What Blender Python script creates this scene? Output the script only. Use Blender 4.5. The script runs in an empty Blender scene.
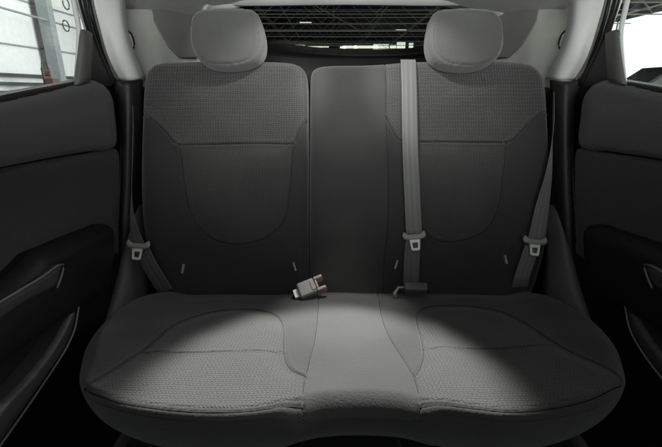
import bpy, math
import numpy as np
from mathutils import Vector, Matrix
from math import radians as R, sin, cos, pi

# ------------------------------------------------------------------ camera, world, lights
scene = bpy.context.scene
COL = scene.collection
CAM = Vector((-0.05, 0.0, 1.15)); PITCH = R(18.4); FPX = 400.0
cd = bpy.data.cameras.new("camera"); cam = bpy.data.objects.new("camera", cd); COL.objects.link(cam)
cam.location = CAM; cam.rotation_euler = (R(90) - PITCH, 0, 0)
cd.sensor_width = 36; cd.lens = 36 * FPX / 662; cd.clip_start = 0.02; cd.clip_end = 500
scene.camera = cam
w = bpy.data.worlds.new("World"); scene.world = w; w.use_nodes = True
w.node_tree.nodes["Background"].inputs[0].default_value = (0.93, 1.0, 1.0, 1)
w.node_tree.nodes["Background"].inputs[1].default_value = 0.23
scene.view_settings.view_transform = 'Standard'; scene.view_settings.look = 'None'
scene.view_settings.exposure = 0; scene.view_settings.gamma = 1
scene.cycles.max_bounces = 8

def lamp(kind, name, loc, target, energy, color=(1, 1, 1), **kw):
    l = bpy.data.lights.new(name, kind); o = bpy.data.objects.new(name, l); COL.objects.link(o)
    o.location = loc; d = Vector(target) - Vector(loc); o.rotation_euler = d.to_track_quat('-Z', 'Y').to_euler()
    l.energy = energy; l.color = color
    for k, v in kw.items(): setattr(l, k, v)
    return o
# unseen roof lamp, split into added spots that shape the cushion and backrest light
WARM = (1.0, 1.0, 0.97)
lamp('SPOT', 'roof_spot_light', (0.0, 1.18, 1.475), (-0.06, 0.61, 0.6), 132, WARM, spot_size=R(41), spot_blend=0.45, shadow_soft_size=0.025)
lamp('SPOT', 'roof_spot_light', (0.0, 1.28, 1.470), (-0.02, 0.93, 0.57), 32, WARM, spot_size=R(27), spot_blend=0.8, shadow_soft_size=0.025)
for sx in (-1, 0, 1):
    lamp('SPOT', 'roof_spot_light', (0.02*sx, 1.14, 1.475), (0.26*sx, 1.40, 1.13), 7.0 if sx else 5.0, WARM, spot_size=R(56), spot_blend=0.7, shadow_soft_size=0.02)
# light of the windscreen behind the camera
lamp('AREA', 'windscreen_light', (0.0, -0.35, 1.36), (0.0, 1.5, 1.5), 4.0, (0.97, 1.0, 0.98), shape='RECTANGLE', size=1.1, size_y=0.2, spread=R(60))
# area lights added outside to brighten the hall wall and the parked cars
lamp('AREA', 'hall_light', (-3.5, 11, 6.5), (-9, 12, 1.5), 1500, (1, 1, 1), shape='RECTANGLE', size=2, size_y=14)
lamp('AREA', 'hall_light', (12, 4, 7), (9, 5, 0), 1800, (1, 1, 1), size=6)

# ------------------------------------------------------------------ helpers
CF = Vector((0, cos(PITCH), -sin(PITCH))); CU = Vector((0, sin(PITCH), cos(PITCH))); CR = Vector((1, 0, 0))
def ray(px, py): return CF + CR * ((px - 331) / FPX) + CU * ((223.5 - py) / FPX)
def hit(px, py, o, n):
    d = ray(px, py); return CAM + d * ((o - CAM).dot(n) / d.dot(n))
def atX(px, py, X): return hit(px, py, Vector((X, 0, 0)), Vector((1, 0, 0)))
def atY(px, py, Y): return hit(px, py, Vector((0, Y, 0)), Vector((0, 1, 0)))

class Frame:
    def __init__(s, o, ex, ey):
        s.o = Vector(o); s.ex = Vector(ex).normalized(); s.ey = Vector(ey).normalized(); s.ez = s.ex.cross(s.ey)
    def loc(s, px, py, off=0):
        p = hit(px, py, s.o + s.ez * off, s.ez) - s.o
        return (p.dot(s.ex), p.dot(s.ey))
    def w(s, u, v, z=0): return s.o + s.ex * u + s.ey * v + s.ez * z
    def mat(s):
        m = Matrix.Identity(4)
        for i in range(3):
            m[i][0] = s.ex[i]; m[i][1] = s.ey[i]; m[i][2] = s.ez[i]; m[i][3] = s.o[i]
        return m
    def trace(s, pts, off=0): return [s.loc(x, y, off) for x, y in pts]

def link(name, mesh, mat, parent=None, frame=None, smooth=True):
    o = bpy.data.objects.new(name, mesh); COL.objects.link(o)
    if mat:
        for m in (mat if isinstance(mat, (list, tuple)) else [mat]): mesh.materials.append(m)
    M = frame.mat() if frame else Matrix.Identity(4)
    if parent:
        o.parent = parent
        pm = WORLD.get(parent.name, Matrix.Identity(4))
        o.matrix_basis = pm.inverted() @ M
    else: o.matrix_basis = M
    WORLD[o.name] = M
    if smooth: mesh.polygons.foreach_set('use_smooth', [True] * len(mesh.polygons))
    return o
WORLD = {}
def pyd(name, v, f):
    m = bpy.data.meshes.new(name); m.from_pydata([tuple(p) for p in v], [], f); m.update(); return m
def thing(name, loc, label, cat, group=None, kind=None):
    o = bpy.data.objects.new(name, None); COL.objects.link(o); o.location = loc; o.empty_display_size = .05
    WORLD[o.name] = Matrix.Translation(Vector(loc)); tag(o, label, cat, group, kind); return o
def tag(o, label=None, cat=None, group=None, kind=None):
    if label: o['label'] = label
    if cat: o['category'] = cat
    if group: o['group'] = group
    if kind: o['kind'] = kind
    return o

def catmull(pts, closed, step):
    P = [np.array(p, float) for p in pts]; n = len(P); out = []
    rng = range(n) if closed else range(n - 1)
    for i in rng:
        if closed: a, b, c, d = P[i - 1], P[i], P[(i + 1) % n], P[(i + 2) % n]
        else: a, b, c, d = P[max(i - 1, 0)], P[i], P[i + 1], P[min(i + 2, n - 1)]
        L = np.linalg.norm(c - b); k = max(1, int(L / step))
        # chord-limited tangents: no overshoot at unequal spacing
        l1 = np.linalg.norm(b - a) + 1e-9; l3 = np.linalg.norm(d - c) + 1e-9
        m1 = (c - a) / (l1 + L + 1e-9) * L; m2 = (d - b) / (l3 + L + 1e-9) * L
        for j in range(k):
            t = j / k; t2 = t * t; t3 = t2 * t
            out.append((2*t3 - 3*t2 + 1) * b + (t3 - 2*t2 + t) * m1 + (-2*t3 + 3*t2) * c + (t3 - t2) * m2)
    if not closed: out.append(P[-1])
    return np.array(out)

def seg_dist(Q, poly, closed):
    A = poly if closed else poly[:-1]; B = np.roll(poly, -1, 0) if closed else poly[1:]
    D = B - A; L2 = (D ** 2).sum(1) + 1e-12
    dist = np.empty(len(Q)); near = np.empty_like(Q)
    for s in range(0, len(Q), 4000):
        q = Q[s:s + 4000]
        t = ((q[:, None, 0] - A[None, :, 0]) * D[None, :, 0] + (q[:, None, 1] - A[None, :, 1]) * D[None, :, 1]) / L2
        np.clip(t, 0, 1, t)
        nx = A[None, :, 0] + t * D[None, :, 0]; ny = A[None, :, 1] + t * D[None, :, 1]
        d2 = (q[:, None, 0] - nx) ** 2 + (q[:, None, 1] - ny) ** 2
        k = d2.argmin(1); r = np.arange(len(q))
        dist[s:s + 4000] = np.sqrt(d2[r, k]); near[s:s + 4000, 0] = nx[r, k]; near[s:s + 4000, 1] = ny[r, k]
    return dist, near
def inside(Q, poly):
    x, y = Q[:, 0], Q[:, 1]; c = np.zeros(len(Q), bool); n = len(poly); j = n - 1
    for i in range(n):
        xi, yi = poly[i]; xj, yj = poly[j]
        if yi != yj:
            m = ((yi > y) != (yj > y)) & (x < (xj - xi) * (y - yi) / (yj - yi) + xi); c ^= m
        j = i
    return c
def sm(x): x = np.clip(x, 0, 1); return x * x * (3 - 2 * x)
def area(p): return 0.5 * np.sum(p[:, 0] * np.roll(p[:, 1], -1) - np.roll(p[:, 0], -1) * p[:, 1])

def pad(name, frame, outline, mat, parent, step=.004, rad=.03, thick=.08, tuck=None, seams=(), zones=(), bulges=(),
        dome=0, wave=0, extra=None, ostep=.008, back_rad=0, corner=True, edge_pow=2, seed=0, nest=True, thread=.0013):
    """an upholstered or moulded slab: its outline, rounded edges, sewn grooves and swellings.
    seams: (pts, depth, width, closed); zones: (part name, polygon pts, mat); bulges: (polygon pts, amp, width)"""
    op = catmull(outline, True, ostep) if corner else np.array(outline, float)
    if area(op) < 0: op = op[::-1]
    lo, hi = op.min(0) - step, op.max(0) + step
    nx = int((hi[0] - lo[0]) / step) + 2; ny = int((hi[1] - lo[1]) / step) + 2
    gx, gy = np.meshgrid(lo[0] + np.arange(nx) * step, lo[1] + np.arange(ny) * step)
    Q = np.stack([gx.ravel(), gy.ravel()], 1)
    ins = inside(Q, op); d, near = seg_dist(Q, op, True)
    sp = []
    for s in seams:
        sp.append((catmull(s[0], s[3] if len(s) > 3 else False, .006), s[1], s[2], s[3] if len(s) > 3 else False))
    Q2 = Q.copy(); Q2[~ins] = near[~ins]; dd = np.where(ins, d, 0)
    close = ins & (d < step * .3); Q2[close] = near[close]; dd[close] = 0
    H = np.zeros(len(Q))
    for pts, dep, wid, cl in sp:
        ds, ns = seg_dist(Q2, pts, cl)
        sn = ins & ~close & (ds < step * .5); Q2[sn] = ns[sn]; ds[sn] = 0
        H -= dep * np.exp(-(ds / wid) ** 2)
        H += dep * .35 * np.exp(-((ds - wid * 2.6) / (wid * 1.6)) ** 2)
    for pts, amp, wid in bulges:
        bp = np.array(pts, float); db, _ = seg_dist(Q2, bp, True); s = np.where(inside(Q2, bp), db, 0)
        H += amp * sm(s / wid)
    r = rad(Q2) if callable(rad) else rad
    t = np.clip(1 - dd / r, 0, 1); H -= r * (1 - np.power(1 - t ** edge_pow, 1 / edge_pow))
    if dome: H += dome * sm(dd / (dd.max() + 1e-9))
    if wave:
        x, y = Q2[:, 0] * 9 + seed, Q2[:, 1] * 9 + seed * 2
        H += wave * (np.sin(x * 1.3 + np.sin(y * 1.7)) * np.cos(y * 1.1 + np.sin(x * .7)) + .45 * np.sin(x * 3.1 + y * 2.3 + 2 * np.sin(y)) + .3 * np.sin(y * 5.3 - x * 2.1)) * sm(dd / .03)
    if extra is not None: H += extra(Q2, dd)
    V = np.concatenate([Q2, H[:, None]], 1)
    ok = ins & ~close
    i = np.arange(nx * ny).reshape(ny, nx)
    F = np.stack([i[:-1, :-1].ravel(), i[:-1, 1:].ravel(), i[1:, 1:].ravel(), i[1:, :-1].ravel()], 1)
    F = F[ok[F].any(1)]
    cen = Q2[F].mean(1)
    left = np.ones(len(F), bool); made = []
    def sub(nm, faces, m, par, extra_v=None, extra_f=None):
        u, inv = np.unique(faces, return_inverse=True); inv = inv.reshape(faces.shape)
        vs = V[u].tolist(); fs = inv.tolist()
        if extra_v is not None:
            b = len(vs); vs += extra_v; fs += [[b + k for k in f] for f in extra_f]
        me = bpy.data.meshes.new(nm); me.from_pydata(vs, [], fs); me.update()
        return link(nm, me, m, par, frame)
    zf = []
    for z in zones:
        if isinstance(z[1], tuple): k = inside(cen, np.array(z[1][0])) & inside(cen, np.array(z[1][1])) & left
        else: k = inside(cen, np.array(catmull(z[1], True, .006) if len(z) < 4 else z[1], float)) & left; left &= ~k; zf.append((z[0], F[k], z[2]))
    # the side wall and the closed back, in rings
    tuck = tuck or (lambda k: 0)
    rr = float(np.mean(r)) if not callable(rad) else None
    re = rad(op) if callable(rad) else np.full(len(op), rad)
    if extra is not None: he = extra(op, np.zeros(len(op)))
    else: he = np.zeros(len(op))
    for pts_, amp_, wid_ in bulges:
        bp_ = np.array(pts_, float); db_, _ = seg_dist(op, bp_, True); he = he + amp_ * sm(np.where(inside(op, bp_), db_, 0) / wid_)
    tan = np.roll(op, -1, 0) - np.roll(op, 1, 0); tan /= np.linalg.norm(tan, axis=1)[:, None] + 1e-9
    nrm = np.stack([-tan[:, 1], tan[:, 0]], 1)
    ev, ef = [], []; n = len(op); K = 9
    for k in range(K + 1):
        q = k / K; ins_ = tuck(q)
        if back_rad: bb = max(0, (q * thick - (thick - back_rad)) / back_rad); ins_ += back_rad * (1 - math.sqrt(max(0, 1 - bb * bb)))
        pp = op + nrm * ins_; zz = (he - re) * (1 - q) + (-thick) * q
        ev += [(pp[a, 0], pp[a, 1], zz[a]) for a in range(n)]
    for k in range(K):
        for a in range(n):
            b = (a + 1) % n; ef.append([k * n + a, (k + 1) * n + a, (k + 1) * n + b, k * n + b])
    ef.append([K * n + a for a in range(n)][::-1])
    main = sub(name, F[left], mat, parent, ev, ef)
    made.append(main)
    if thread:
        tv, tf = [], []
        for pts, dep, wid, cl in sp:
            if dep < .0018: continue
            pts = pts[inside(pts, op)]
            if len(pts) < 3: continue
            ix = np.clip(np.rint((pts[:, 0]-lo[0])/step).astype(int), 0, nx-1); iy = np.clip(np.rint((pts[:, 1]-lo[1])/step).astype(int), 0, ny-1)
            z = H[iy*nx+ix]; z = np.convolve(np.pad(z, 2, mode='edge'), np.ones(5)/5, 'valid'); N = len(pts); b0 = len(tv)
            tg_ = np.gradient(pts, axis=0); tg_ /= np.linalg.norm(tg_, axis=1)[:, None] + 1e-9
            for a in range(N):
                for k in range(6):
                    q = 2*pi*k/6; tv.append((pts[a, 0]-tg_[a, 1]*cos(q)*thread, pts[a, 1]+tg_[a, 0]*cos(q)*thread, z[a]+thread*.2+sin(q)*thread*.6))
            for a in range(N-1):
                for k in range(6): tf.append([b0+a*6+k, b0+a*6+(k+1) % 6, b0+(a+1)*6+(k+1) % 6, b0+(a+1)*6+k])
        if tv: link('seam', pyd('seam', tv, tf), M_thread, main if nest else parent, frame)
    for nm, ff, m in zf:
        if len(ff): made.append(sub(nm, ff, m, main if nest else parent))
    return made

def loft(name, rows, mat, parent, thick=.006, sub=3):
    """a sheet through rows of world points, subdivided, with real thickness"""
    Rr = [catmull([tuple(p) for p in r], False, 1e9) for r in rows]
    def refine(arr):
        out = []
        for r in arr:
            P = [np.array(p) for p in r]; o = []
            for i in range(len(P) - 1):
                a, b, c, d = P[max(i-1, 0)], P[i], P[i+1], P[min(i+2, len(P)-1)]
                for j in range(sub):
                    t = j / sub; t2 = t*t; t3 = t2*t
                    o.append((2*t3-3*t2+1)*b + (t3-2*t2+t)*(c-a)/2 + (-2*t3+3*t2)*c + (t3-t2)*(d-b)/2)
            o.append(P[-1]); out.append(o)
        return out
    G = refine([[np.array(tuple(p)) for p in r] for r in rows]); G = refine([list(x) for x in zip(*G)])
    nr, nc = len(G), len(G[0]); v = [tuple(p) for r in G for p in r]
    f = [[i*nc+j, i*nc+j+1, (i+1)*nc+j+1, (i+1)*nc+j] for i in range(nr-1) for j in range(nc-1)]
    o = link(name, pyd(name, v, f), mat, parent)
    if thick:
        m = o.modifiers.new('thickness', 'SOLIDIFY'); m.thickness = thick; m.offset = 0
    return o

def tube(name, pts, r, mat, parent, n=10, closed=False, flat=1.0, step=.01):
    P = catmull([tuple(p) for p in pts], closed, step); v, f = [], []; N = len(P)
    for i in range(N):
        a = P[i-1] if (i or closed) else P[i]; b = P[(i+1) % N] if (i < N-1 or closed) else P[i]
        t = Vector(b - a).normalized(); up = Vector((0, 0, 1)) if abs(t.z) < .9 else Vector((0, 1, 0))
        x = t.cross(up).normalized(); y = x.cross(t)
        rr = r(i / (N - 1)) if callable(r) else r
        for k in range(n):
            q = 2*pi*k/n; v.append(Vector(P[i]) + x*cos(q)*rr + y*sin(q)*rr*flat)
    for i in range(N - (0 if closed else 1)):
        for k in range(n):
            j = (i+1) % N; f.append([i*n+k, i*n+(k+1) % n, j*n+(k+1) % n, j*n+k])
    if not closed: f.append(list(range(n))[::-1]); f.append([(N-1)*n+k for k in range(n)])
    return link(name, pyd(name, v, f), mat, parent)

def ribbon(name, pts, widths, wdirs, mat, parent, thick=.0014, step=.006):
    """webbing: a flat strap along pts; wdirs = direction across at each point"""
    A = [tuple(Vector(p) - Vector(d).normalized()*w/2) for p, w, d in zip(pts, widths, wdirs)]
    B = [tuple(Vector(p) + Vector(d).normalized()*w/2) for p, w, d in zip(pts, widths, wdirs)]
    n = 40; NA = resample(A, n); NB = resample(B, n)
    c = 8; v, f, uv = [], [], []
    L = 0
    for i in range(n):
        if i: L += float(np.linalg.norm((NA[i]+NB[i])/2 - (NA[i-1]+NB[i-1])/2))
        for j in range(c + 1):
            v.append(NA[i] + (NB[i]-NA[i])*j/c); uv.append((j/c, L))
    for i in range(n-1):
        for j in range(c): f.append([i*(c+1)+j, i*(c+1)+j+1, (i+1)*(c+1)+j+1, (i+1)*(c+1)+j])
    me = pyd(name, v, f); ul = me.uv_layers.new(name='uv')
    for lp in me.loops: ul.data[lp.index].uv = uv[lp.vertex_index]
    o = link(name, me, mat, parent); m = o.modifiers.new('thickness', 'SOLIDIFY'); m.thickness = thick; m.offset = 0
    return o
def resample(pts, n):
    c = catmull(pts, False, .004); s = np.concatenate([[0], np.cumsum(np.linalg.norm(np.diff(c, axis=0), axis=1))])
    t = np.linspace(0, s[-1], n); return np.stack([np.interp(t, s, c[:, k]) for k in range(3)], 1)

def boxes(name, lst, mat, parent=None, bevel=0, frame=None):
    v, f = [], []
    for (x0, x1, y0, y1, z0, z1) in lst:
        b = len(v); v += [(x, y, z) for z in (z0, z1) for y in (y0, y1) for x in (x0, x1)]
        f += [[b+k for k in q] for q in ((0,2,3,1),(4,5,7,6),(0,1,5,4),(2,6,7,3),(0,4,6,2),(1,3,7,5))]
    o = link(name, pyd(name, v, f), mat, parent, frame, smooth=False)
    if bevel:
        m = o.modifiers.new('bevel', 'BEVEL'); m.width = bevel; m.segments = 3; m.limit_method = 'ANGLE'
        o.data.polygons.foreach_set('use_smooth', [True]*len(o.data.polygons))
        m2 = o.modifiers.new('wn', 'WEIGHTED_NORMAL')
    return o
def extrude(name, outer, hole, th, mat, parent, frame, bevel=.0008):
    """a flat plate with an optional hole, in the frame's plane"""
    n = len(outer); v = []; f = []
    for z in (0, th): v += [(x, y, z) for x, y in outer]
    for a in range(n): b = (a+1) % n; f.append([a, b, n+b, n+a])
    if hole:
        assert len(hole) == n; o0 = 2*n
        for z in (0, th): v += [(x, y, z) for x, y in hole]
        for a in range(n):
            b = (a+1) % n; f.append([o0+b, o0+a, o0+n+a, o0+n+b]); f.append([n+a, n+b, o0+n+b, o0+n+a]); f.append([b, a, o0+a, o0+b])
    else: f.append(list(range(n))[::-1]); f.append([n+a for a in range(n)])
    o = link(name, pyd(name, v, f), mat, parent, frame, smooth=False)
    if bevel:
        m = o.modifiers.new('bevel', 'BEVEL'); m.width = bevel; m.segments = 2; m.limit_method = 'ANGLE'
    return o

# ------------------------------------------------------------------ materials
class NT:
    def __init__(s, name):
        s.m = bpy.data.materials.new(name); s.m.use_nodes = True; s.t = s.m.node_tree; s.n = s.t.nodes; s.b = s.n['Principled BSDF']
    def add(s, typ, **kw):
        x = s.n.new(typ)
        for k, v in kw.items():
            if k.startswith('i_'): x.inputs[int(k[2:]) if k[2:].isdigit() else k[2:].replace('_', ' ')].default_value = v
            else: setattr(x, k, v)
        return x
    def l(s, a, b): s.t.links.new(a, b)
    def math(s, op, a, b=None, c=None):
        x = s.n.new('ShaderNodeMath'); x.operation = op
        for i, q in enumerate((a, b, c)):
            if q is None: continue
            if isinstance(q, (int, float)): x.inputs[i].default_value = q
            else: s.l(q, x.inputs[i])
        return x.outputs[0]
def fabric(name, base, pattern=0, pw=.0105, ph=.0052, split=None, rough=.85, sheen=.25):
    """woven upholstery; pattern = depth of the staggered dashes in metres"""
    t = NT(name); tc = t.add('ShaderNodeTexCoord'); co = tc.outputs['Object']
    n1 = t.add('ShaderNodeTexNoise'); n1.inputs['Scale'].default_value = 6; n1.inputs['Detail'].default_value = 4; t.l(co, n1.inputs['Vector'])
    n2 = t.add('ShaderNodeTexNoise'); n2.inputs['Scale'].default_value = 700; n2.inputs['Detail'].default_value = 2; t.l(co, n2.inputs['Vector'])
    sep = t.add('ShaderNodeSeparateXYZ'); t.l(co, sep.inputs[0])
    wx = t.math('SINE', t.math('MULTIPLY', sep.outputs[0], 2*pi/.0016)); wy = t.math('SINE', t.math('MULTIPLY', sep.outputs[1], 2*pi/.0016))
    weave = t.math('MULTIPLY', wx, wy)
    n3 = t.add('ShaderNodeTexNoise'); n3.inputs['Scale'].default_value = 260; n3.inputs['Detail'].default_value = 3; t.l(co, n3.inputs['Vector'])
    h = t.math('ADD', t.math('MULTIPLY', n3.outputs[0], .0012), t.math('MULTIPLY', weave, .00012), t.math('MULTIPLY', n2.outputs[0], .0008))
    vary = t.math('ADD', t.math('MULTIPLY', n1.outputs[0], .45), t.math('ADD', t.math('MULTIPLY', n2.outputs[0], .3), t.math('MULTIPLY', n3.outputs[0], .35)))
    if pattern:
        # wobble the rows a little so that the knit is never perfectly straight
        nw = t.add('ShaderNodeTexNoise'); nw.inputs['Scale'].default_value = 22; t.l(co, nw.inputs['Vector'])
        mix = t.add('ShaderNodeVectorMath'); mix.operation = 'MULTIPLY_ADD'; mix.inputs[1].default_value = (.010, .010, 0); t.l(nw.outputs['Color'], mix.inputs[0]); t.l(co, mix.inputs[2])
        sp2 = t.add('ShaderNodeSeparateXYZ'); t.l(mix.outputs[0], sp2.inputs[0])
        rowf = t.math('FRACT', t.math('DIVIDE', sp2.outputs[1], ph*2))
        tri = t.math('MULTIPLY', t.math('ABSOLUTE', t.math('SUBTRACT', rowf, .5)), 1.1)
        wv = t.math('SINE', t.math('MULTIPLY', t.math('ADD', t.math('DIVIDE', sp2.outputs[0], pw*.62), tri), 2*pi))
        cut = t.math('ABSOLUTE', t.math('SINE', t.math('MULTIPLY', sp2.outputs[1], pi/ph)))
        p = t.math('MULTIPLY', t.math('ADD', t.math('MULTIPLY', wv, .5), .5), t.math('POWER', cut, .9))
        sn = t.add('ShaderNodeSeparateXYZ'); t.l(tc.outputs['Normal'], sn.inputs[0])
        fm = t.add('ShaderNodeMapRange'); fm.inputs[1].default_value = .72; fm.inputs[2].default_value = .95; t.l(sn.outputs[2], fm.inputs[0])
        p = t.math('MULTIPLY', p, fm.outputs[0])
        if split is not None:      # (lo, hi): the bold pattern fades out between these heights
            mr = t.add('ShaderNodeMapRange'); mr.inputs[1].default_value = split[0]; mr.inputs[2].default_value = split[1]
            mr.inputs[3].default_value = 1; mr.inputs[4].default_value = .45; t.l(sep.outputs[1], mr.inputs[0])
            p = t.math('MULTIPLY', p, mr.outputs[0])
        h = t.math('ADD', h, t.math('MULTIPLY', p, pattern))
        vary = t.math('ADD', vary, t.math('MULTIPLY', p, 1.0))
    cr = t.add('ShaderNodeMix', data_type='RGBA'); t.l(vary, cr.inputs[0])
    b = np.array(base); cr.inputs[6].default_value = (*(b*(.12 if pattern else .6)), 1); cr.inputs[7].default_value = (*(b*1.35), 1); t.l(cr.outputs[2], t.b.inputs['Base Color'])
    bp = t.add('ShaderNodeBump'); bp.inputs['Strength'].default_value = 1; bp.inputs['Distance'].default_value = 1; t.l(h, bp.inputs['Height']); t.l(bp.outputs[0], t.b.inputs['Normal'])
    t.b.inputs['Roughness'].default_value = rough; t.b.inputs['Specular IOR Level'].default_value = .25
    t.b.inputs['Sheen Weight'].default_value = sheen; t.b.inputs['Sheen Roughness'].default_value = .5
    return t.m
def plastic(name, base, rough=.5, grain=.00012, spec=.4, scale=900, metal=0, smudge=.25):
    t = NT(name); tc = t.add('ShaderNodeTexCoord'); co = tc.outputs['Object']
    n = t.add('ShaderNodeTexNoise'); n.inputs['Scale'].default_value = scale; n.inputs['Detail'].default_value = 1; t.l(co, n.inputs['Vector'])
    n1 = t.add('ShaderNodeTexNoise'); n1.inputs['Scale'].default_value = 7; n1.inputs['Detail'].default_value = 6; t.l(co, n1.inputs['Vector'])
    cr = t.add('ShaderNodeMix', data_type='RGBA'); t.l(n1.outputs[0], cr.inputs[0]); b = np.array(base)
    cr.inputs[6].default_value = (*(b*(1-smudge)), 1); cr.inputs[7].default_value = (*(b*(1+smudge)), 1); t.l(cr.outputs[2], t.b.inputs['Base Color'])
    if grain:
        bp = t.add('ShaderNodeBump'); bp.inputs['Distance'].default_value = 1; t.l(t.math('MULTIPLY', n.outputs[0], grain*4), bp.inputs['Height']); t.l(bp.outputs[0], t.b.inputs['Normal'])
    t.l(t.math('ADD', rough-.12, t.math('MULTIPLY', n1.outputs[0], .24)), t.b.inputs['Roughness'])
    t.b.inputs['Specular IOR Level'].default_value = spec; t.b.inputs['Metallic'].default_value = metal
    return t.m
def webbing(name, base):
    t = NT(name); tc = t.add('ShaderNodeTexCoord'); sep = t.add('ShaderNodeSeparateXYZ'); t.l(tc.outputs['UV'], sep.inputs[0])
    rib = t.math('COSINE', t.math('MULTIPLY', sep.outputs[0], 2*pi*3)); fine = t.math('SINE', t.math('ADD', t.math('MULTIPLY', sep.outputs[1], 2*pi/.0022), t.math('MULTIPLY', sep.outputs[0], 80)))
    h = t.math('ADD', t.math('MULTIPLY', rib, .0004), t.math('MULTIPLY', fine, .00018))
    bp = t.add('ShaderNodeBump'); bp.inputs['Distance'].default_value = 1; t.l(h, bp.inputs['Height']); t.l(bp.outputs[0], t.b.inputs['Normal'])
    cr = t.add('ShaderNodeMix', data_type='RGBA'); t.l(t.math('ADD', .5, t.math('MULTIPLY', rib, .5)), cr.inputs[0]); b = np.array(base)
    cr.inputs[6].default_value = (*(b*.88), 1); cr.inputs[7].default_value = (*(b*1.05), 1); t.l(cr.outputs[2], t.b.inputs['Base Color'])
    t.b.inputs['Roughness'].default_value = .5; t.b.inputs['Sheen Weight'].default_value = .3
    return t.m
def glass(name, tint=(.95, .97, .96), refl=.04):
    m = bpy.data.materials.new(name); m.use_nodes = True; t = m.node_tree; t.nodes.clear()
    o = t.nodes.new('ShaderNodeOutputMaterial'); mx = t.nodes.new('ShaderNodeMixShader'); tr = t.nodes.new('ShaderNodeBsdfTransparent'); gl = t.nodes.new('ShaderNodeBsdfGlossy')
    tr.inputs[0].default_value = (*tint, 1); gl.inputs['Roughness'].default_value = .02; mx.inputs[0].default_value = refl
    t.links.new(tr.outputs[0], mx.inputs[1]); t.links.new(gl.outputs[0], mx.inputs[2]); t.links.new(mx.outputs[0], o.inputs[0]); return m
def emit(name, col, s):
    m = bpy.data.materials.new(name); m.use_nodes = True; b = m.node_tree.nodes['Principled BSDF']
    b.inputs['Emission Color'].default_value = (*col, 1); b.inputs['Emission Strength'].default_value = s; return m

G = np.array((1.0, 1.0, .975))
FAB = .047
M_plain = fabric('plain_fabric', G*FAB*.85)
M_centre = fabric('centre_fabric', G*FAB)
M_insU = fabric('upper_insert_fabric', G*FAB*1.25, .0022, .0135, .0066)
M_insL = fabric('lower_insert_fabric', G*FAB*1.15, .0024, .0130, .0064, split=(.165, .185))
M_insC = fabric('cushion_insert_fabric', G*FAB*1.08, .0012, .0115, .0062)
M_insCb = fabric('cushion_rear_insert_fabric', G*FAB*1.08, .0012, .0078, .0045)
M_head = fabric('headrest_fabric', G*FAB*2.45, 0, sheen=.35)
M_door_soft = fabric('door_soft_trim', G*.085, 0, rough=.7)
M_door_fab = fabric('door_cloth', G*.037, 0)
M_black = plastic('black_plastic', G*.008, .45)
M_dark = plastic('dark_plastic', G*.02, .42)
M_seal = plastic('rubber_seal', G*.02, .28, grain=0)
M_sill = plastic('scuffed_grey_trim', G*.17, .4)
M_light = plastic('pale_trim', G*.85, .5)
M_quart = plastic('quarter_trim_grey', G*np.array((1, .995, .95))*.62, .55)
M_quart_shade = plastic('quarter_trim_shade', G*np.array((1, .985, .93))*.22, .6)  # shade on the quarter trim, put into the colour
M_liner = fabric('headliner_felt', G*.6, 0)
M_web = webbing('belt_webbing', G*.19)
M_webd = webbing('belt_webbing_dark', G*.13)
M_tongue_p = plastic('tongue_plastic', G*.40, .4)
M_thread = plastic('seam_thread', G*.006, .8, grain=0)
M_metal = plastic('steel', G*.75, .3, grain=0, metal=1, spec=.5)
M_metalw = plastic('bright_plated_steel', G*.97, .4, grain=0)
M_buck = plastic('buckle_grey', G*.30, .45)
M_red = plastic('buckle_red_grey', (.36, .29, .27), .4)
M_tagm = plastic('tag_white', G*.45, .6)
M_carpet = fabric('carpet', G*.02, 0)

# ------------------------------------------------------------------ the cabin shell
shell = thing('car', (0, 1.2, .20), 'inside of a car seen around its rear seat: black doors, pale pillars', 'car')
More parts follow.
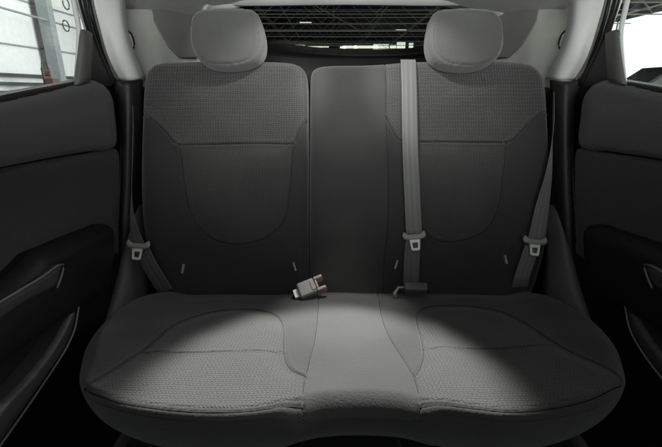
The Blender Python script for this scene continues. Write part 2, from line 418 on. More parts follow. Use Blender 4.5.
# both sides mirrored about x = 0
def mir(p, s): p = Vector(p); return Vector((p.x * -s, p.y, p.z)) if s > 0 else p
for s in (-1, 1):
    Lp = lambda px, py, X, s=s: mir(atX(px, py, X), s)
    # C-pillar trim, pale
    loft('pillar_trim', [
        [Lp(70, -25, -.77), Lp(89, -25, -.715), Lp(97, -25, -.700), Lp(108, -25, -.682), Lp(119, -25, -.672), Lp(122, -25, -.69)],
        [Lp(76, 0, -.77), Lp(92, 0, -.715), Lp(99, 0, -.700), Lp(110, 0, -.680), Lp(120, 0, -.668), Lp(124, 0, -.69)],
        [Lp(84, 26, -.77), Lp(98, 26, -.717), Lp(104, 26, -.700), Lp(113, 26, -.678), Lp(122, 24, -.664), Lp(126, 24, -.69)],
        [Lp(91, 50, -.77), Lp(104, 50, -.718), Lp(110, 50, -.700), Lp(118, 50, -.675), Lp(128, 48, -.660), Lp(132, 48, -.69)],
        [Lp(99, 66, -.77), Lp(111, 66, -.719), Lp(116, 66, -.700), Lp(124, 66, -.673), Lp(135, 66, -.658), Lp(140, 66, -.69)],
        [Lp(108, 80, -.77), Lp(119, 80, -.720), Lp(123, 80, -.702), Lp(130, 80, -.672), Lp(139, 79, -.658), Lp(145, 79, -.69)]], M_light, shell)
    # dark lower pillar cover under it
    loft('lower_pillar_trim', [
        [Lp(114, 78, -.722), Lp(122, 81, -.700), Lp(131, 81.5, -.676), Lp(142, 80, -.664)],
        [Lp(119, 105, -.722), Lp(124, 105, -.704), Lp(131, 105, -.684), Lp(142, 105, -.672)],
        [Lp(121, 150, -.722), Lp(125, 150, -.706), Lp(131, 150, -.690), Lp(144, 150, -.680)],
        [Lp(119, 220, -.722), Lp(124, 220, -.704), Lp(131, 220, -.690), Lp(146, 220, -.680)],
        [Lp(113, 320, -.722), Lp(118, 320, -.700), Lp(128, 320, -.688), Lp(148, 320, -.680)]], M_dark, shell)
    # door rubber seals round the opening: two lips
    tube('door_seal', [Lp(86, -20, -.722), Lp(91, 12, -.722), Lp(99, 42, -.722), Lp(107, 66, -.722), Lp(115, 84, -.722), Lp(119.5, 104, -.722), Lp(121, 150, -.722), Lp(119, 200, -.722), Lp(116, 250, -.722), Lp(110, 320, -.722), Lp(100, 400, -.722)], .0055, M_seal, shell)
    tube('seal_lip', [Lp(89, -20, -.712), Lp(94, 10, -.712), Lp(102, 40, -.712), Lp(110, 64, -.712), Lp(118, 80, -.712), Lp(123, 100, -.712), Lp(125, 150, -.712), Lp(123, 200, -.712), Lp(120, 250, -.712), Lp(115, 300, -.712)], .0032, M_sill, shell)
    # rear quarter trim beside the luggage space
    qx = [-.736, -.718, -.705, -.677, -.655, -.615, -.565]
    cols = [120, 130, 141, 158, 176, 196, 214]
    rows = []
    for y in (-30, 0, 20, 40, 60, 80, 100):
        rows.append([Lp(c, y, x + .008 * sin((y + 20) / 30.0) * (1 if 1 < k < 5 else 0)) for k, (c, x) in enumerate(zip(cols, qx))])
    loft('quarter_trim', rows, M_quart, shell, sub=5)
    loft('quarter_shade', [  # shading beside the headrest, modelled as a darker sheet over the trim
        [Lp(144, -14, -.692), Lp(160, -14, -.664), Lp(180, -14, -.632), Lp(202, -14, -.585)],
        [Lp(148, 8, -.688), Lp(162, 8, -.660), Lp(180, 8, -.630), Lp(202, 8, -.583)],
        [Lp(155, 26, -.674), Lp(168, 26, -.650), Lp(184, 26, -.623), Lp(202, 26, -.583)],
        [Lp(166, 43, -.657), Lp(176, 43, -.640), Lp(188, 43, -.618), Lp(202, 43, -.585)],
        [Lp(180, 58, -.637), Lp(188, 58, -.622), Lp(194, 58, -.608), Lp(202, 58, -.590)]], M_quart_shade, shell, .010, sub=5)
    # moulded fold running down to the shelf
    tube('trim_fold', [Lp(126, 74, -.735), Lp(140, 60, -.727), Lp(152, 50, -.709), Lp(166, 43, -.690), Lp(184, 40, -.66), Lp(200, 42, -.63)], lambda q: .030 + .006*sin(q*pi), M_quart, shell)
    # small quarter glass behind the pillar, its daylight put in as opaque white
    q = [Lp(124, 29, -.70), Lp(131, 34, -.69), Lp(134, 45, -.69), Lp(130, 51, -.69), Lp(124, 44, -.70)]
    tube('quarter_glass_frame', q, .0035, M_dark, shell, closed=True)
    c = sum(q, Vector()) / 5
    link('quarter_glass', pyd('quarter_glass', q + [p + Vector((s*.004, 0, 0)) for p in q], [[0,1,2,3,4],[9,8,7,6,5]] + [[i,(i+1)%5,5+(i+1)%5,5+i] for i in range(5)]), M_metalw, shell, smooth=False)
    # grey side bolster cover between seat and door
    loft('seat_side_trim', [
        [Lp(128, 205, -.715), Lp(131, 205, -.700), Lp(136, 205, -.688), Lp(146, 205, -.675)],
        [Lp(124, 240, -.712), Lp(127, 240, -.695), Lp(133, 240, -.680), Lp(146, 240, -.660)],
        [Lp(117, 275, -.712), Lp(120, 275, -.695), Lp(128, 275, -.676), Lp(148, 272, -.650)],
        [Lp(108, 308, -.712), Lp(112, 309, -.695), Lp(122, 309, -.676), Lp(150, 300, -.640)],
        [Lp(98, 340, -.715), Lp(102, 341, -.70), Lp(112, 341, -.69), Lp(140, 335, -.66)]], M_sill, shell)
    # sill and floor side
    boxes('body_side', [(.742, .765, 1.21, 1.6, .3, 1.19) if s > 0 else (-.765, -.742, 1.21, 1.6, .3, 1.19)], M_black, shell)
    boxes('door_sill', [(s*.73 if s < 0 else .60, -.60 if s < 0 else .73, .0, 1.0, .28, .36)], M_black, shell, .01)
# roof lining
roof = []
for y in (-.4, .2, .8, 1.3, 1.6, 1.83):
    rz = 1.52 - .035 * max(0, (y - 1.0)) ** 1.5
    roof.append([(x, y, rz - .10 * (abs(x) / .72) ** 3.5) for x in (-.72, -.6, -.4, -.15, .15, .4, .6, .72)])
loft('headliner', roof, M_liner, shell, .01)
boxes('floor_pan', [(-.75, .75, -.4, 2.1, .20, .245)], M_carpet, shell)
boxes('carpet_hump', [(-.13, .13, -.4, .8, .25, .33)], M_carpet, shell, .03)
for x in (-.43, .43): boxes('seat_rail', [(x-.03, x+.03, .2, .62, .25, .30)], M_sill, shell, .008)
for x in (-.64, .64): boxes('rail_cover', [(x-.05, x+.05, .70, .86, .246, .30)], M_sill, shell, .018)
for x in (-.68, .68): boxes('luggage_side', [(x-.06, x+.06, 1.45, 2.05, .25, 1.16)], M_black, shell, .02)

# tailgate: dark inner panel, glass above it, pale header
T = lambda px, py, Y: atY(px, py, Y)
b0 = [(180, 44), (230, 41), (268, 43), (300, 48), (345, 51.5), (390, 51.5), (425, 49), (470, 44), (520, 46)]
tg = loft('tailgate', [[T(x, y, 1.93) for x, y in b0], [T(x, y+3, 1.90) for x, y in b0], [T(x, y+9, 1.885) for x, y in b0], [T(x, 95, 1.87) for x, y in b0], [T(x, 360, 1.84) for x, y in b0]], M_black, shell, .02)
loft('rear_glass', [[T(x, -2, 1.80) for x in (170, 250, 350, 450, 530)], [T(x, 22, 1.87) for x in (170, 250, 350, 450, 530)], [T(x, 56, 1.945) for x in (170, 250, 350, 450, 530)]], glass('tinted_glass', (.5, .52, .5), .05), tg, 0)
loft('glass_header', [[T(x, y-14, 1.72) for x, y in ((150, -2), (200, 3), (245, 5), (345, 4), (440, 5), (490, 3), (550, -2))],
                      [T(x, y-5, 1.75) for x, y in ((150, -2), (200, 3), (245, 5), (345, 4), (440, 5), (490, 3), (550, -2))],
                      [T(x, y, 1.78) for x, y in ((150, -2), (200, 3), (245, 5), (345, 4), (440, 5), (490, 3), (550, -2))]], M_light, tg, .012)
for sx, xs in ((-1, (196, 206, 222)), (1, (484, 494, 510))):
    a = xs if sx < 0 else xs[::-1]
    loft('window_pillar', [[T(a[0] - (14 if sx < 0 else -14), 52, 1.80), T(a[1] - (8 if sx < 0 else -8), 52, 1.86), T(a[2]- (8 if sx < 0 else -8), 56, 1.92)],
                           [T(a[0], 25, 1.76), T(a[1], 25, 1.80), T(a[2], 25, 1.84)],
                           [T(a[0] + (12 if sx < 0 else -12), 0, 1.70), T(a[1] + (12 if sx < 0 else -12), 0, 1.74), T(a[2] + (22 if sx < 0 else -22), 2, 1.78)]], M_quart, tg, .012)
for k in range(6):
    y = 10 + k * 6.4
    tube('heater_line', [T(205, y, 1.80+.0025*y), T(345, y+1.5, 1.80+.0025*y), T(490, y, 1.80+.0025*y)], .0006, M_sill, tg, n=5, step=.05)
boxes('wiper_motor_cover', [(.02, .16, 1.84, 1.90, 1.02, 1.16)], M_black, tg, .01)

# ------------------------------------------------------------------ the doors
def door(s):
    d = boxes('door', [(-.80, -.755, .1, 1.45, .30, 1.08) if s < 0 else (.755, .80, .1, 1.45, .30, 1.08)], M_black, shell, .01)
    X0 = -.735
    def fr(off):  # a plane facing the cabin, off metres inside the skin
        return (Frame((s*(-X0) - s*off, 0, 0), (0, -s, 0), (0, 0, 1)), Vector((X0 + off, 0, 0)))
    def tr(pts, off):
        out = []
        for x, y in pts:
            p = atX(x, y, X0 + off); out.append((-s * p.y, p.z))
        return out
    F1, _ = fr(.045)
    # padded upper trim below the glass
    up = [(-60, 118), (-20, 108), (0, 104), (30, 97), (60, 90), (80, 84), (98, 80), (108, 84), (115, 96), (118, 115), (119, 147), (100, 151), (60, 158), (0, 170), (-60, 182)]
    o = pad('upper_trim', F1, tr(up, .045), M_door_soft, d, .008, .026, .04, wave=.0008, dome=.008)
    F2, _ = fr(.030)
    mid = [(-60, 184.5), (0, 171.5), (60, 159.5), (100, 152.5), (119, 149.5), (121, 190), (120, 225), (118, 262), (90, 285), (40, 310), (0, 345), (-60, 390)]
    pad('door_cloth_panel', F2, tr(mid, .030), M_door_fab, d, .008, .012, .03, wave=.0012, seed=3)
    low = [(-60, 380), (0, 335), (40, 300), (90, 275), (120, 250), (117, 290), (106, 350), (84, 420), (20, 540), (-60, 600)]
    pad('lower_panel', F2, tr(low, .030), M_black, d, .010, .010, .04)
    # armrest: a bulging black moulding
    F3, _ = fr(.085)
    arm = [(-60, 335), (0, 296), (22, 277), (37, 262), (44, 254), (62, 246), (82, 237), (104, 228), (115, 224), (119, 232), (118, 262), (112, 290), (92, 306), (60, 330), (20, 360), (-60, 420)]
    pad('armrest', F3, tr(arm, .085), M_black, d, .008, .035, .085, dome=.004)
    # glossy pull handle with a bright edge
    F4, _ = fr(.100)
    hd = [(-60, 352), (-60, 337), (0, 303), (20, 291), (40, 279), (58, 266), (64, 264), (62, 274), (57, 287), (53, 290), (40, 296), (20, 308), (0, 322)]
    h = pad('pull_handle', F4, tr(hd, .100), M_handle, d, .005, .010, .03, edge_pow=2)[0]
    Pt = lambda x, y, off: Vector((-s*(X0+off) if s > 0 else X0+off, atX(x, y, X0+off).y, atX(x, y, X0+off).z))
    tube('handle_edge', [Pt(-60, 337, .103), Pt(0, 302, .103), Pt(20, 290, .103), Pt(40, 278, .103), Pt(58, 265.5, .103), Pt(63.5, 264.5, .103), Pt(62, 274, .103), Pt(57, 288, .103)], .0022, M_sill, d, n=8)
    # map pocket with a grey rolled lip
    F5, _ = fr(.075)
    pk = [(-60, 500), (0, 410), (30, 378), (52, 350), (68, 322), (75, 302), (79, 303), (77, 322), (72, 338), (62, 358), (44, 385), (20, 420), (-10, 470), (-60, 560)]
    pad('map_pocket', F5, tr(pk, .075), M_handle, d, .006, .012, .07)
    tube('pocket_lip', [Pt(79, 302, .080), Pt(77.5, 315, .080), Pt(74, 331, .080), Pt(64, 352, .080), Pt(46, 380, .080), Pt(24, 412, .080), Pt(0, 446, .080)], .0022, M_sill, d, n=8)
    # window: frame, sash block, black corner, glass
    P0 = lambda x, y, off=.02: Pt(x, y, off)
    loft('sash_block', [[P0(79, 31, .012), P0(82, 30, .030), P0(88, 31, .032), P0(92, 34, .02)], [P0(78, 45, .012), P0(81, 45, .034), P0(87, 45, .036), P0(92, 45, .02)],
                        [P0(76, 65, .012), P0(79, 65, .036), P0(87, 65, .038), P0(91, 65, .02)], [P0(74, 85, .012), P0(76, 85, .036), P0(86, 82, .038), P0(90, 82, .02)]], M_sill2, d, .004)
    link('black_corner', pyd('black_corner', [P0(88, 30, .018), P0(86, 86, .018), P0(112, 86, .018), P0(99, 50, .018), P0(88, 30, 0), P0(86, 86, 0), P0(112, 86, 0), P0(99, 50, 0)],
        [[0,1,2,3],[7,6,5,4],[0,4,5,1],[1,5,6,2],[2,6,7,3],[3,7,4,0]]), M_dark, d, smooth=False)
    tube('window_frame', [P0(60, -60), P0(70, -15), P0(75, 8), P0(79, 32), P0(78, 60), P0(76, 86)], .0065, M_light, d, n=8)
    tube('outer_frame', [P0(70, -60, .012), P0(79, -15, .012), P0(84, 8, .012), P0(92, 36, .012), P0(101, 60, .012), P0(112, 84, .012)], .010, M_seal, d, n=8)
    tube('belt_seal', [P0(77, 84, .02), P0(55, 88.5, .02), P0(28, 94, .02), P0(0, 100, .02), P0(-60, 114, .02)], .0075, M_seal, d, n=8)
    tube('belt_rail', [P0(76, 81, .004), P0(55, 85, .004), P0(28, 90, .004), P0(0, 95, .004), P0(-60, 108, .004)], .005, M_light, d, n=8)
    g = [P0(77, 84, .008), P0(79, 32, .008), P0(66, -30, .008), P0(-70, -40, .008), P0(-70, 112, .008)]
    n = len(g); off = Vector((s*.004, 0, 0))
    link('window_glass', pyd('window_glass', g + [p + off for p in g], [list(range(n)), list(range(n, 2*n))[::-1]] + [[i, n+i, n+(i+1)%n, (i+1)%n] for i in range(n)]), M_glass, d, smooth=False)
    return d
M_handle = plastic('handle_plastic', G*.045, .33)
M_sill2 = plastic('sash_grey', G*.16, .5)
M_glass = glass('clear_glass', (.93, .96, .95), .05)
door(-1); door(1)

# ------------------------------------------------------------------ the rear seat
REC = R(25)
BF = Frame((0, 1.10, .575), (1, 0, 0), (0, sin(REC), cos(REC)))
SL = R(6.5)
CFm = Frame((0, 1.10, .575), (1, 0, 0), (0, cos(SL), -sin(SL)))
tb = BF.trace; tc_ = CFm.trace

def J(fr, *segs):
    return [tuple(p) for sg in segs for p in catmull(fr.trace(sg), False, .006)]
def tag_strip(fr, px, py, dx, parent):
    u, v = fr.loc(px, py); f = Frame(fr.w(u, v, .003), (cos(dx), 0, -sin(dx)), fr.ey)
    f = Frame(fr.w(u, v-.008, .0115 if px < 450 else .0105), fr.ex*cos(dx) + fr.ey*sin(dx), -fr.ex*sin(dx) + fr.ey*cos(dx))
    boxes('sewn_tag', [(-.0024, .0024, -.014, .014, -.006, .006)], M_tagm, parent, .001, f)

backH = lambda Q, dd: .010*np.exp(-((Q[:, 1]-.20)/.16)**2)*sm(dd/.06) - .006*sm((Q[:, 1]-.60)/.12)
seat = thing('rear_seat', (0, .9, .25), 'charcoal fabric rear bench seat with split backrest, patterned inserts and two headrests', 'car seat')
def backrest_left():
    t = seat
    ol = [(142, 74), (146, 65.5), (154, 60), (175, 58), (215, 57), (262, 57.5), (290, 59), (300, 62.5), (305, 68), (307.3, 80), (308, 130), (308.5, 200), (308.7, 290), (308.7, 300), (260, 303), (190, 303), (160, 300), (150, 275), (143, 245), (139, 205), (138.5, 160), (140, 110)]
    u1 = [(141, 112), (149, 117), (157, 123), (166, 132), (173, 141), (179, 145.5)]
    u2 = [(179, 145.5), (200, 145), (235, 144), (270, 143.5), (293, 144)]
    u3 = [(293, 144), (296, 139), (300, 130), (306.5, 119)]
    U = [(180, 145.5), (182.5, 165), (186, 190), (191, 211), (199, 227), (212, 238), (226, 243), (240, 244.5), (256, 242), (271, 235), (281, 226), (287, 213), (290, 190), (292, 165), (293, 144)]
    zl = J(BF, U)
    zu = J(BF, u1, u2, u3) + tb([(312, 110), (312, 40), (130, 40), (130, 105)])
    so = .0045; t = pad('backrest', BF, tb(ol), M_plain, t, .0032, .032, .13,
        seams=[(tb(u1[0:] ), so, .0028), (tb(u2), so, .0028), (tb(u3), so, .0028), (tb(U), so*.9, .0028),
               (tb([(198, 231), (191, 243), (184, 256)]), .0015, .004), (tb([(281, 232), (290, 247), (298, 262)]), .0015, .004)],
        zones=[('upper_insert', zu, M_insU, 0), ('lower_insert', zl, M_insL, 0)], bulges=[(zl, .006, .05)], wave=.0026, seed=1, extra=backH, back_rad=.02)[0]
    t['label'] = 'narrow left backrest with one patterned insert'
    tag_strip(BF, 184.5, 266, R(-8), t); tag_strip(BF, 295, 264, R(18), t)
    # piping round the top edge
    return t
def backrest_right():
    t = seat
    ol = [(310, 78), (311.5, 68.5), (317, 64), (330, 62), (360, 61.5), (383, 60.5), (400, 59), (430, 57.5), (480, 57), (515, 58), (533, 61), (542, 67), (547.5, 78), (550, 110), (552, 150), (553, 190), (551, 230), (544, 265), (535, 292), (525, 303), (440, 303), (330, 303), (309.3, 300), (309.3, 270), (309.3, 200), (309.5, 130)]
    cs = [(385.5, 60), (386, 90), (386.5, 130), (388, 180), (387, 230), (384, 260), (383, 303)]
    u1 = [(386, 116), (390, 125), (395, 134), (400, 140), (406, 142)]
    u2 = [(406, 142), (430, 142), (470, 142.5), (506, 143)]
    u3 = [(506, 143), (513, 140), (521, 131), (530, 122), (540, 114), (552, 109)]
    U = [(406, 142), (407.5, 165), (409.5, 190), (412, 210), (418, 225), (427, 235), (438, 240.5), (452, 242), (467, 239), (481, 233), (491, 222), (497, 207), (501, 185), (504, 165), (506, 143)]
    zl = J(BF, U); zu = J(BF, u1, u2, u3) + tb([(570, 105), (570, 40), (385.5, 40), (385.7, 60), (386, 90)])
    zc = tb([(300, 40), (385.3, 40)]) + J(BF, cs) + tb([(383, 330), (300, 330)])
    so = .0045
    t = pad('backrest', BF, tb(ol), M_plain, t, .0032, .030, .13,
        seams=[(tb(cs), .0035, .0024), (tb(u1), so, .0028), (tb(u2), so, .0028), (tb(u3), so, .0028), (tb(U), so*.9, .0028),
               (tb([(492, 226), (502, 242), (510, 262)]), .0015, .004)],
        zones=[('middle_panel', zc, M_centre, 0), ('upper_insert', zu, M_insU, 0), ('lower_insert', zl, M_insL, 0)],
        bulges=[(zl, .006, .05)], wave=.0026, seed=5, extra=backH, back_rad=.02)[0]
    t['label'] = 'wide right backrest with plain middle panel'
    tag_strip(BF, 395.5, 262, R(-18), t); tag_strip(BF, 504, 257, R(10), t)
    return t
backrest_left(); backrest_right()

def cushion():
    t = seat
    ol = [(165, 284), (140, 294), (118, 304), (98, 318), (84, 335), (77.5, 354), (78, 372), (84, 387), (98, 399), (125, 409), (160, 415), (200, 418.5), (240, 418), (268, 415), (288, 411.5), (306, 406), (326, 402), (362, 400.5), (398, 402), (416, 405.5), (430, 409.5),
          (445, 411), (475, 415), (505, 418), (540, 416.5), (575, 411), (603, 402), (620, 389), (627, 374), (627, 356), (619, 337), (601, 321), (578, 308), (555, 296), (535, 286), (515, 276), (350, 272), (190, 276)]
    cl = [(322, 283), (319, 298), (317.5, 320), (314, 345), (308, 367), (304, 385), (302.5, 407)]
    cr = [(377, 283), (378, 292), (381, 315), (389, 338), (401, 356), (411, 373), (417, 388), (420, 407)]
    il = [(86, 386), (98, 379), (112, 371), (128, 361), (143, 351), (155, 341), (166, 332), (178, 324.5), (193, 318), (210, 313), (228, 310.5), (246, 309.5), (262, 310.5), (274, 314), (281, 320), (284, 330), (284, 348), (286, 361), (292, 370), (306, 377)]
    ir = [(415, 377), (420, 368), (423, 357), (422, 342), (418, 328), (416.5, 319), (420, 312), (430, 307), (447, 305.5), (465, 306), (484, 308.5), (500, 312), (513, 317), (525, 323), (538, 332), (552, 341), (568, 350.5), (587, 360), (605, 368), (622, 377)]
    ml = [(142, 353), (165, 355), (195, 356), (235, 355), (284, 353)]
    mr = [(423, 349), (445, 350.5), (480, 351.5), (515, 350.5), (553, 346)]
    fl = [(84, 382), (98, 392.5), (120, 401.5), (160, 408.5), (200, 412), (240, 411.5), (270, 408), (303, 400)]
    frr = [(419.5, 400), (445, 404.5), (475, 408.5), (505, 411.5), (540, 410), (575, 404), (600, 395), (621, 380)]
    def sh(p, d): return [(x, y + d) for x, y in p]
    zl = J(CFm, il, fl[::-1]); zr = J(CFm, ir, frr[::-1])
    zlb = J(CFm, ml) + tc_([(320, 353), (320, 290), (60, 290), (60, 353)]); zrb = J(CFm, mr) + tc_([(640, 346), (640, 290), (390, 290), (390, 349)])
    zlb = (zlb, zl); zrb = (zrb, zr)
    zc = J(CFm, cl) + tc_([(302, 425), (420, 425)]) + J(CFm, cr[::-1])
    v0 = CFm.loc(331, 400)[1]
    def rad(Q): # crisper along the front, softer at the flanks
        return .014 + .035 * sm((np.abs(Q[:, 0]) - .40) / .12) * sm((Q[:, 1] + .50) / .12) + .020 * np.exp(-((Q[:, 0] - .0) / .125) ** 6)
    def ex(Q, dd):
        x = Q[:, 0]; h = .012 * sm((np.abs(x) - .47) / .10) * sm(dd / .05)
        h = h + .006 * np.exp(-(x / .11) ** 2) * sm(dd / .03)
        return h - .02 * sm((Q[:, 1] + .10) / .12)
    pad('seat_cushion', CFm, tc_(ol), M_plain, t, .0022, rad, .115, tuck=lambda q: .055 * q ** 2,
        seams=[(tc_(cl), .0028, .002), (tc_(cr), .0028, .002), (tc_(il), .004, .0024), (tc_(ir), .004, .0024), (tc_(ml), .002, .002), (tc_(mr), .002, .002),
               (tc_(fl), .0016, .0022), (tc_(frr), .0016, .0022), (tc_(sh(fl, 3.2)), .0018, .0022), (tc_(sh(frr, 3.2)), .0018, .0022)],
        zones=[('middle_panel', zc, M_centre, 0), ('rear_insert', zlb, M_insCb, 0), ('rear_insert', zrb, M_insCb, 0), ('front_insert', zl, M_insC, 0), ('front_insert', zr, M_insC, 0)],
        bulges=[(J(CFm, il) + tc_([(303, 440), (60, 440)]), .008, .05), (J(CFm, ir) + tc_([(650, 440), (420, 440)]), .008, .05)], wave=.002, seed=8, extra=ex)
    return t
cushion()

def headrest(s):
    side = 'left' if s < 0 else 'right'
    t = seat
    HF = Frame(BF.w(0, .60, .055), BF.ex, (0, sin(R(14)), cos(R(14))))
    L = [(189, 22), (191, 14), (198, 8.5), (210, 6.5), (228, 6), (243, 6.5), (252, 8), (258, 14), (262, 26), (264, 40), (262, 51), (256, 59), (246, 63.5), (230, 66), (213, 65.5), (201, 61.5), (193, 52), (188.5, 38)]
    if s < 0: pts = L
    else: pts = [(x, y) for x, y in [(427, 14)]] and [(431, 22), (433, 14), (438, 9), (448, 7), (468, 6), (486, 7), (496, 9), (502, 15), (505, 24), (506, 40), (502, 53), (492, 62), (478, 66.5), (460, 67), (444, 64), (434, 57), (429.5, 46), (429, 34)]
    loc = HF.trace(pts)
    c = np.mean(loc, 0); inner = [tuple(c + np.array((s*.007, 0)) + (np.array(p) - c) * .91) for p in loc]
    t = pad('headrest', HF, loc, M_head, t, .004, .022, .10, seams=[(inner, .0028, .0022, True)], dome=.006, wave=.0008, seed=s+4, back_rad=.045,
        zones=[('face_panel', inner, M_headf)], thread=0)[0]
    uc, vt = BF.loc(sum(p[0] for p in pts)/len(pts), 60)
    for k in (-.065, .065):
        tube('post', [HF.w(c[0]+k, c[1], -.06), BF.w(uc+k, vt+.02, -.062), BF.w(uc+k, vt-.10, -.066)], .006, M_metal, t)
    return t
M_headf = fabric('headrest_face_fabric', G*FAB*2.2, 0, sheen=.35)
headrest(-1); headrest(1)

# ------------------------------------------------------------------ belts and buckles
def rounded(w, h, r, n=5, cx=0, cy=0):
    out = []
    for (x, y, a) in ((w/2-r, h/2-r, 0), (-w/2+r, h/2-r, 90), (-w/2+r, -h/2+r, 180), (w/2-r, -h/2+r, 270)):
        for k in range(n): q = R(a + 90*k/(n-1)); out.append((cx+x+r*cos(q), cy+y+r*sin(q)))
    return out
def tongue(fr, parent, bright=False):
    """belt tongue: a plastic bar with the webbing slot and a steel plate with a window"""
    bar = link('tongue_bar', *bar_mesh(), parent, fr)
    out = [(-.016, 0), (-.013, -.030), (-.010, -.034), (.010, -.034), (.013, -.030), (.016, 0)]
    hole = [(-.0085, -.010), (-.0075, -.024), (-.006, -.0265), (.006, -.0265), (.0075, -.024), (.0085, -.010)]
    pl = extrude('tongue_plate', out, hole, .0035, M_metalw, bar, Frame(fr.w(0, -.007, -.001), fr.ex, fr.ey), .0007)
    return bar
def bar_mesh():
    v, f = [], []; n = 14; prof = []
    xs = np.linspace(-.036, .036, 17)
    for x in xs:
        e = abs(x)/.036; ry = (.0088 + .003*sm(np.array((e-.5)/.4))) * math.sqrt(max(.05, 1-max(0, (e-.86)/.14)**2)); rz = .008*math.sqrt(max(.05, 1-max(0, (e-.86)/.14)**2))
        dy = .006*float(sm(np.array((e-.45)/.4)))
        for k in range(n):
            a = 2*pi*k/n; v.append((x, dy + ry*cos(a), rz*sin(a)))
    for i in range(16):
        for k in range(n): f.append([i*n+k, (i+1)*n+k, (i+1)*n+(k+1) % n, i*n+(k+1) % n])
    f.append(list(range(n))); f.append([16*n+k for k in range(n)][::-1])
    return pyd('tongue_bar', v, f), M_tongue_p
bw = lambda px, py, z: BF.w(*BF.loc(px, py, z), z)
# middle belt: over the backrest's top edge, straight down, tucked into the seat joint
mb = thing('seat_belt', bw(410, 60, .02), 'pale grey belt hanging straight down the middle of the seat beside the right headrest', 'seat belt', 'rear seat belts')
ribbon('webbing', [bw(407, 66, -.11), bw(407.5, 61, -.05), bw(408, 60, -.010), bw(408.5, 65, .006), bw(409.3, 90, .016), bw(410.3, 150, .020), bw(412.5, 200, .024), bw(414, 234, .026)], [.049]*8, [(1, 0, 0)]*8, M_web, mb)
ribbon('lower_webbing', [bw(414, 236, .024), bw(412.5, 250, .020), bw(411.5, 268, .018), bw(411, 285, .012)], [.048]*4, [(1, 0, 0)]*4, M_webd, mb)
f = Frame(bw(414.3, 236, .030), (cos(R(-4)), 0, sin(R(4))), BF.ey); f = Frame(bw(414.3, 237, .030), BF.ex*cos(R(5)) + BF.ey*sin(R(5)), BF.ey*cos(R(5)) - BF.ex*sin(R(5)))
tongue(f, mb)
# right outer belt
rb = thing('seat_belt', bw(552, 120, .02), 'grey belt slanting down from the right pillar to a bright steel tongue', 'seat belt', 'rear seat belts')
ribbon('webbing', [bw(553.5, 92, .0), bw(553.5, 120, .012), bw(552, 145, .020), bw(548.5, 175, .028), bw(542.5, 205, .034), bw(536, 240, .040)], [.030, .030, .032, .038, .046, .050],
       [(.35, .9, 0), (.35, .9, 0), (.5, .75, 0), (.8, .5, .0), (1, .2, .1), (1, .0, .12)], M_web, rb)
ribbon('lower_webbing', [bw(533, 244, .036), bw(529, 256, .034), bw(525, 268, .030), bw(521, 281, .020), bw(519, 294, -.03)], [.048]*5, [(1, 0, .15)]*5, M_web, rb)
f = Frame(bw(535, 242, .045), BF.ex*cos(R(-6)) + BF.ey*sin(R(-6)), BF.ey*cos(R(-6)) - BF.ex*sin(R(-6))); tongue(f, rb)
# left outer belt
lb = thing('seat_belt', bw(134, 120, .02), 'narrow edge-on belt down the left pillar ending in a bright steel tongue', 'seat belt', 'rear seat belts')
ribbon('webbing', [bw(133, 88, .0), bw(133.5, 120, .01), bw(132.5, 160, .018), bw(131.5, 200, .024), bw(133.5, 225, .03), bw(139, 246, .036)], [.036, .034, .034, .036, .040, .044],
       [(.3, -.9, 0), (.3, -.9, 0), (.35, -.85, 0), (.45, -.8, 0), (.7, -.5, 0), (1, -.1, 0)], M_webd, lb)
ribbon('lower_webbing', [bw(142, 248, .034), bw(148, 262, .030), bw(156, 276, .028), bw(166, 292, .01)], [.044, .047, .048, .048], [(1, 0, .5)]*4, M_webd, lb)
f = Frame(bw(138, 246, .046), BF.ex*cos(R(-4)) + BF.ey*sin(R(-4)), BF.ey*cos(R(-4)) - BF.ex*sin(R(-4))); tongue(f, lb)

cw = lambda px, py, z: CFm.w(*CFm.loc(px, py, z), z)
def buckle(px, py, rot, tilt, label, red, scale=1):
    p = cw(px, py, .028); t = thing('belt_buckle', p, label, 'belt buckle', 'belt buckles on the cushion')
    ex = Vector((cos(rot), sin(rot)*.55, sin(rot)*.83)).normalized(); ez = Vector((0, -sin(tilt), cos(tilt))); ey = ez.cross(ex).normalized()
    f = Frame(p, ex, ey); k = scale
    if red:
        boxes('housing', [(-.028*k, .011*k, -.018*k, .018*k, -.013*k, .013*k)], M_buck, t, .0065, f)
        # open mouth: two prongs and the pale release button between
        boxes('mouth', [(.0115*k, .032*k, .010*k, .0175*k, -.0125*k, .0125*k), (.0115*k, .032*k, -.0175*k, -.010*k, -.0125*k, .0125*k), (.0118*k, .017*k, -.0098*k, .0098*k, -.012*k, .012*k)], M_red, t, .003, f)
        boxes('slot', [(.0172*k, .0176*k, -.008*k, .008*k, -.004*k, .004*k)], M_black, t, 0, f)
        boxes('release_button', [(.001*k, .0105*k, -.012*k, .012*k, .011*k, .0145*k)], M_red, t, .002, f)
        boxes('stalk', [(-.040*k, -.029*k, -.010*k, .010*k, -.004*k, .004*k)], M_metalw, t, .002, f)
        tube('strap', [f.w(-.034*k, 0, 0), f.w(-.042*k, -.004, -.012), f.w(-.046*k, -.012, -.03)], .008, M_black, t, flat=.5)
    else:
        boxes('housing', [(-.026*k, .030*k, -.011*k, .011*k, -.010*k, .010*k)], M_buckd, t, .003, f)
        boxes('release_button', [(.0305*k, .034*k, -.008*k, .008*k, -.007*k, .007*k)], M_dark, t, .001, f)
        tube('strap', [f.w(-.026*k, 0, 0), f.w(-.040*k, .002, -.004), f.w(-.050*k, -.012, -.012), f.w(-.048*k, -.03, -.018)], .006, M_sill, t, flat=.6)
    return t
M_buckd = plastic('buckle_dark_grey', G*.13, .5)
buckle(311, 288, R(22), R(38), 'grey and reddish open belt buckle lying on the lit cushion below the backrest split', True, 1.3)
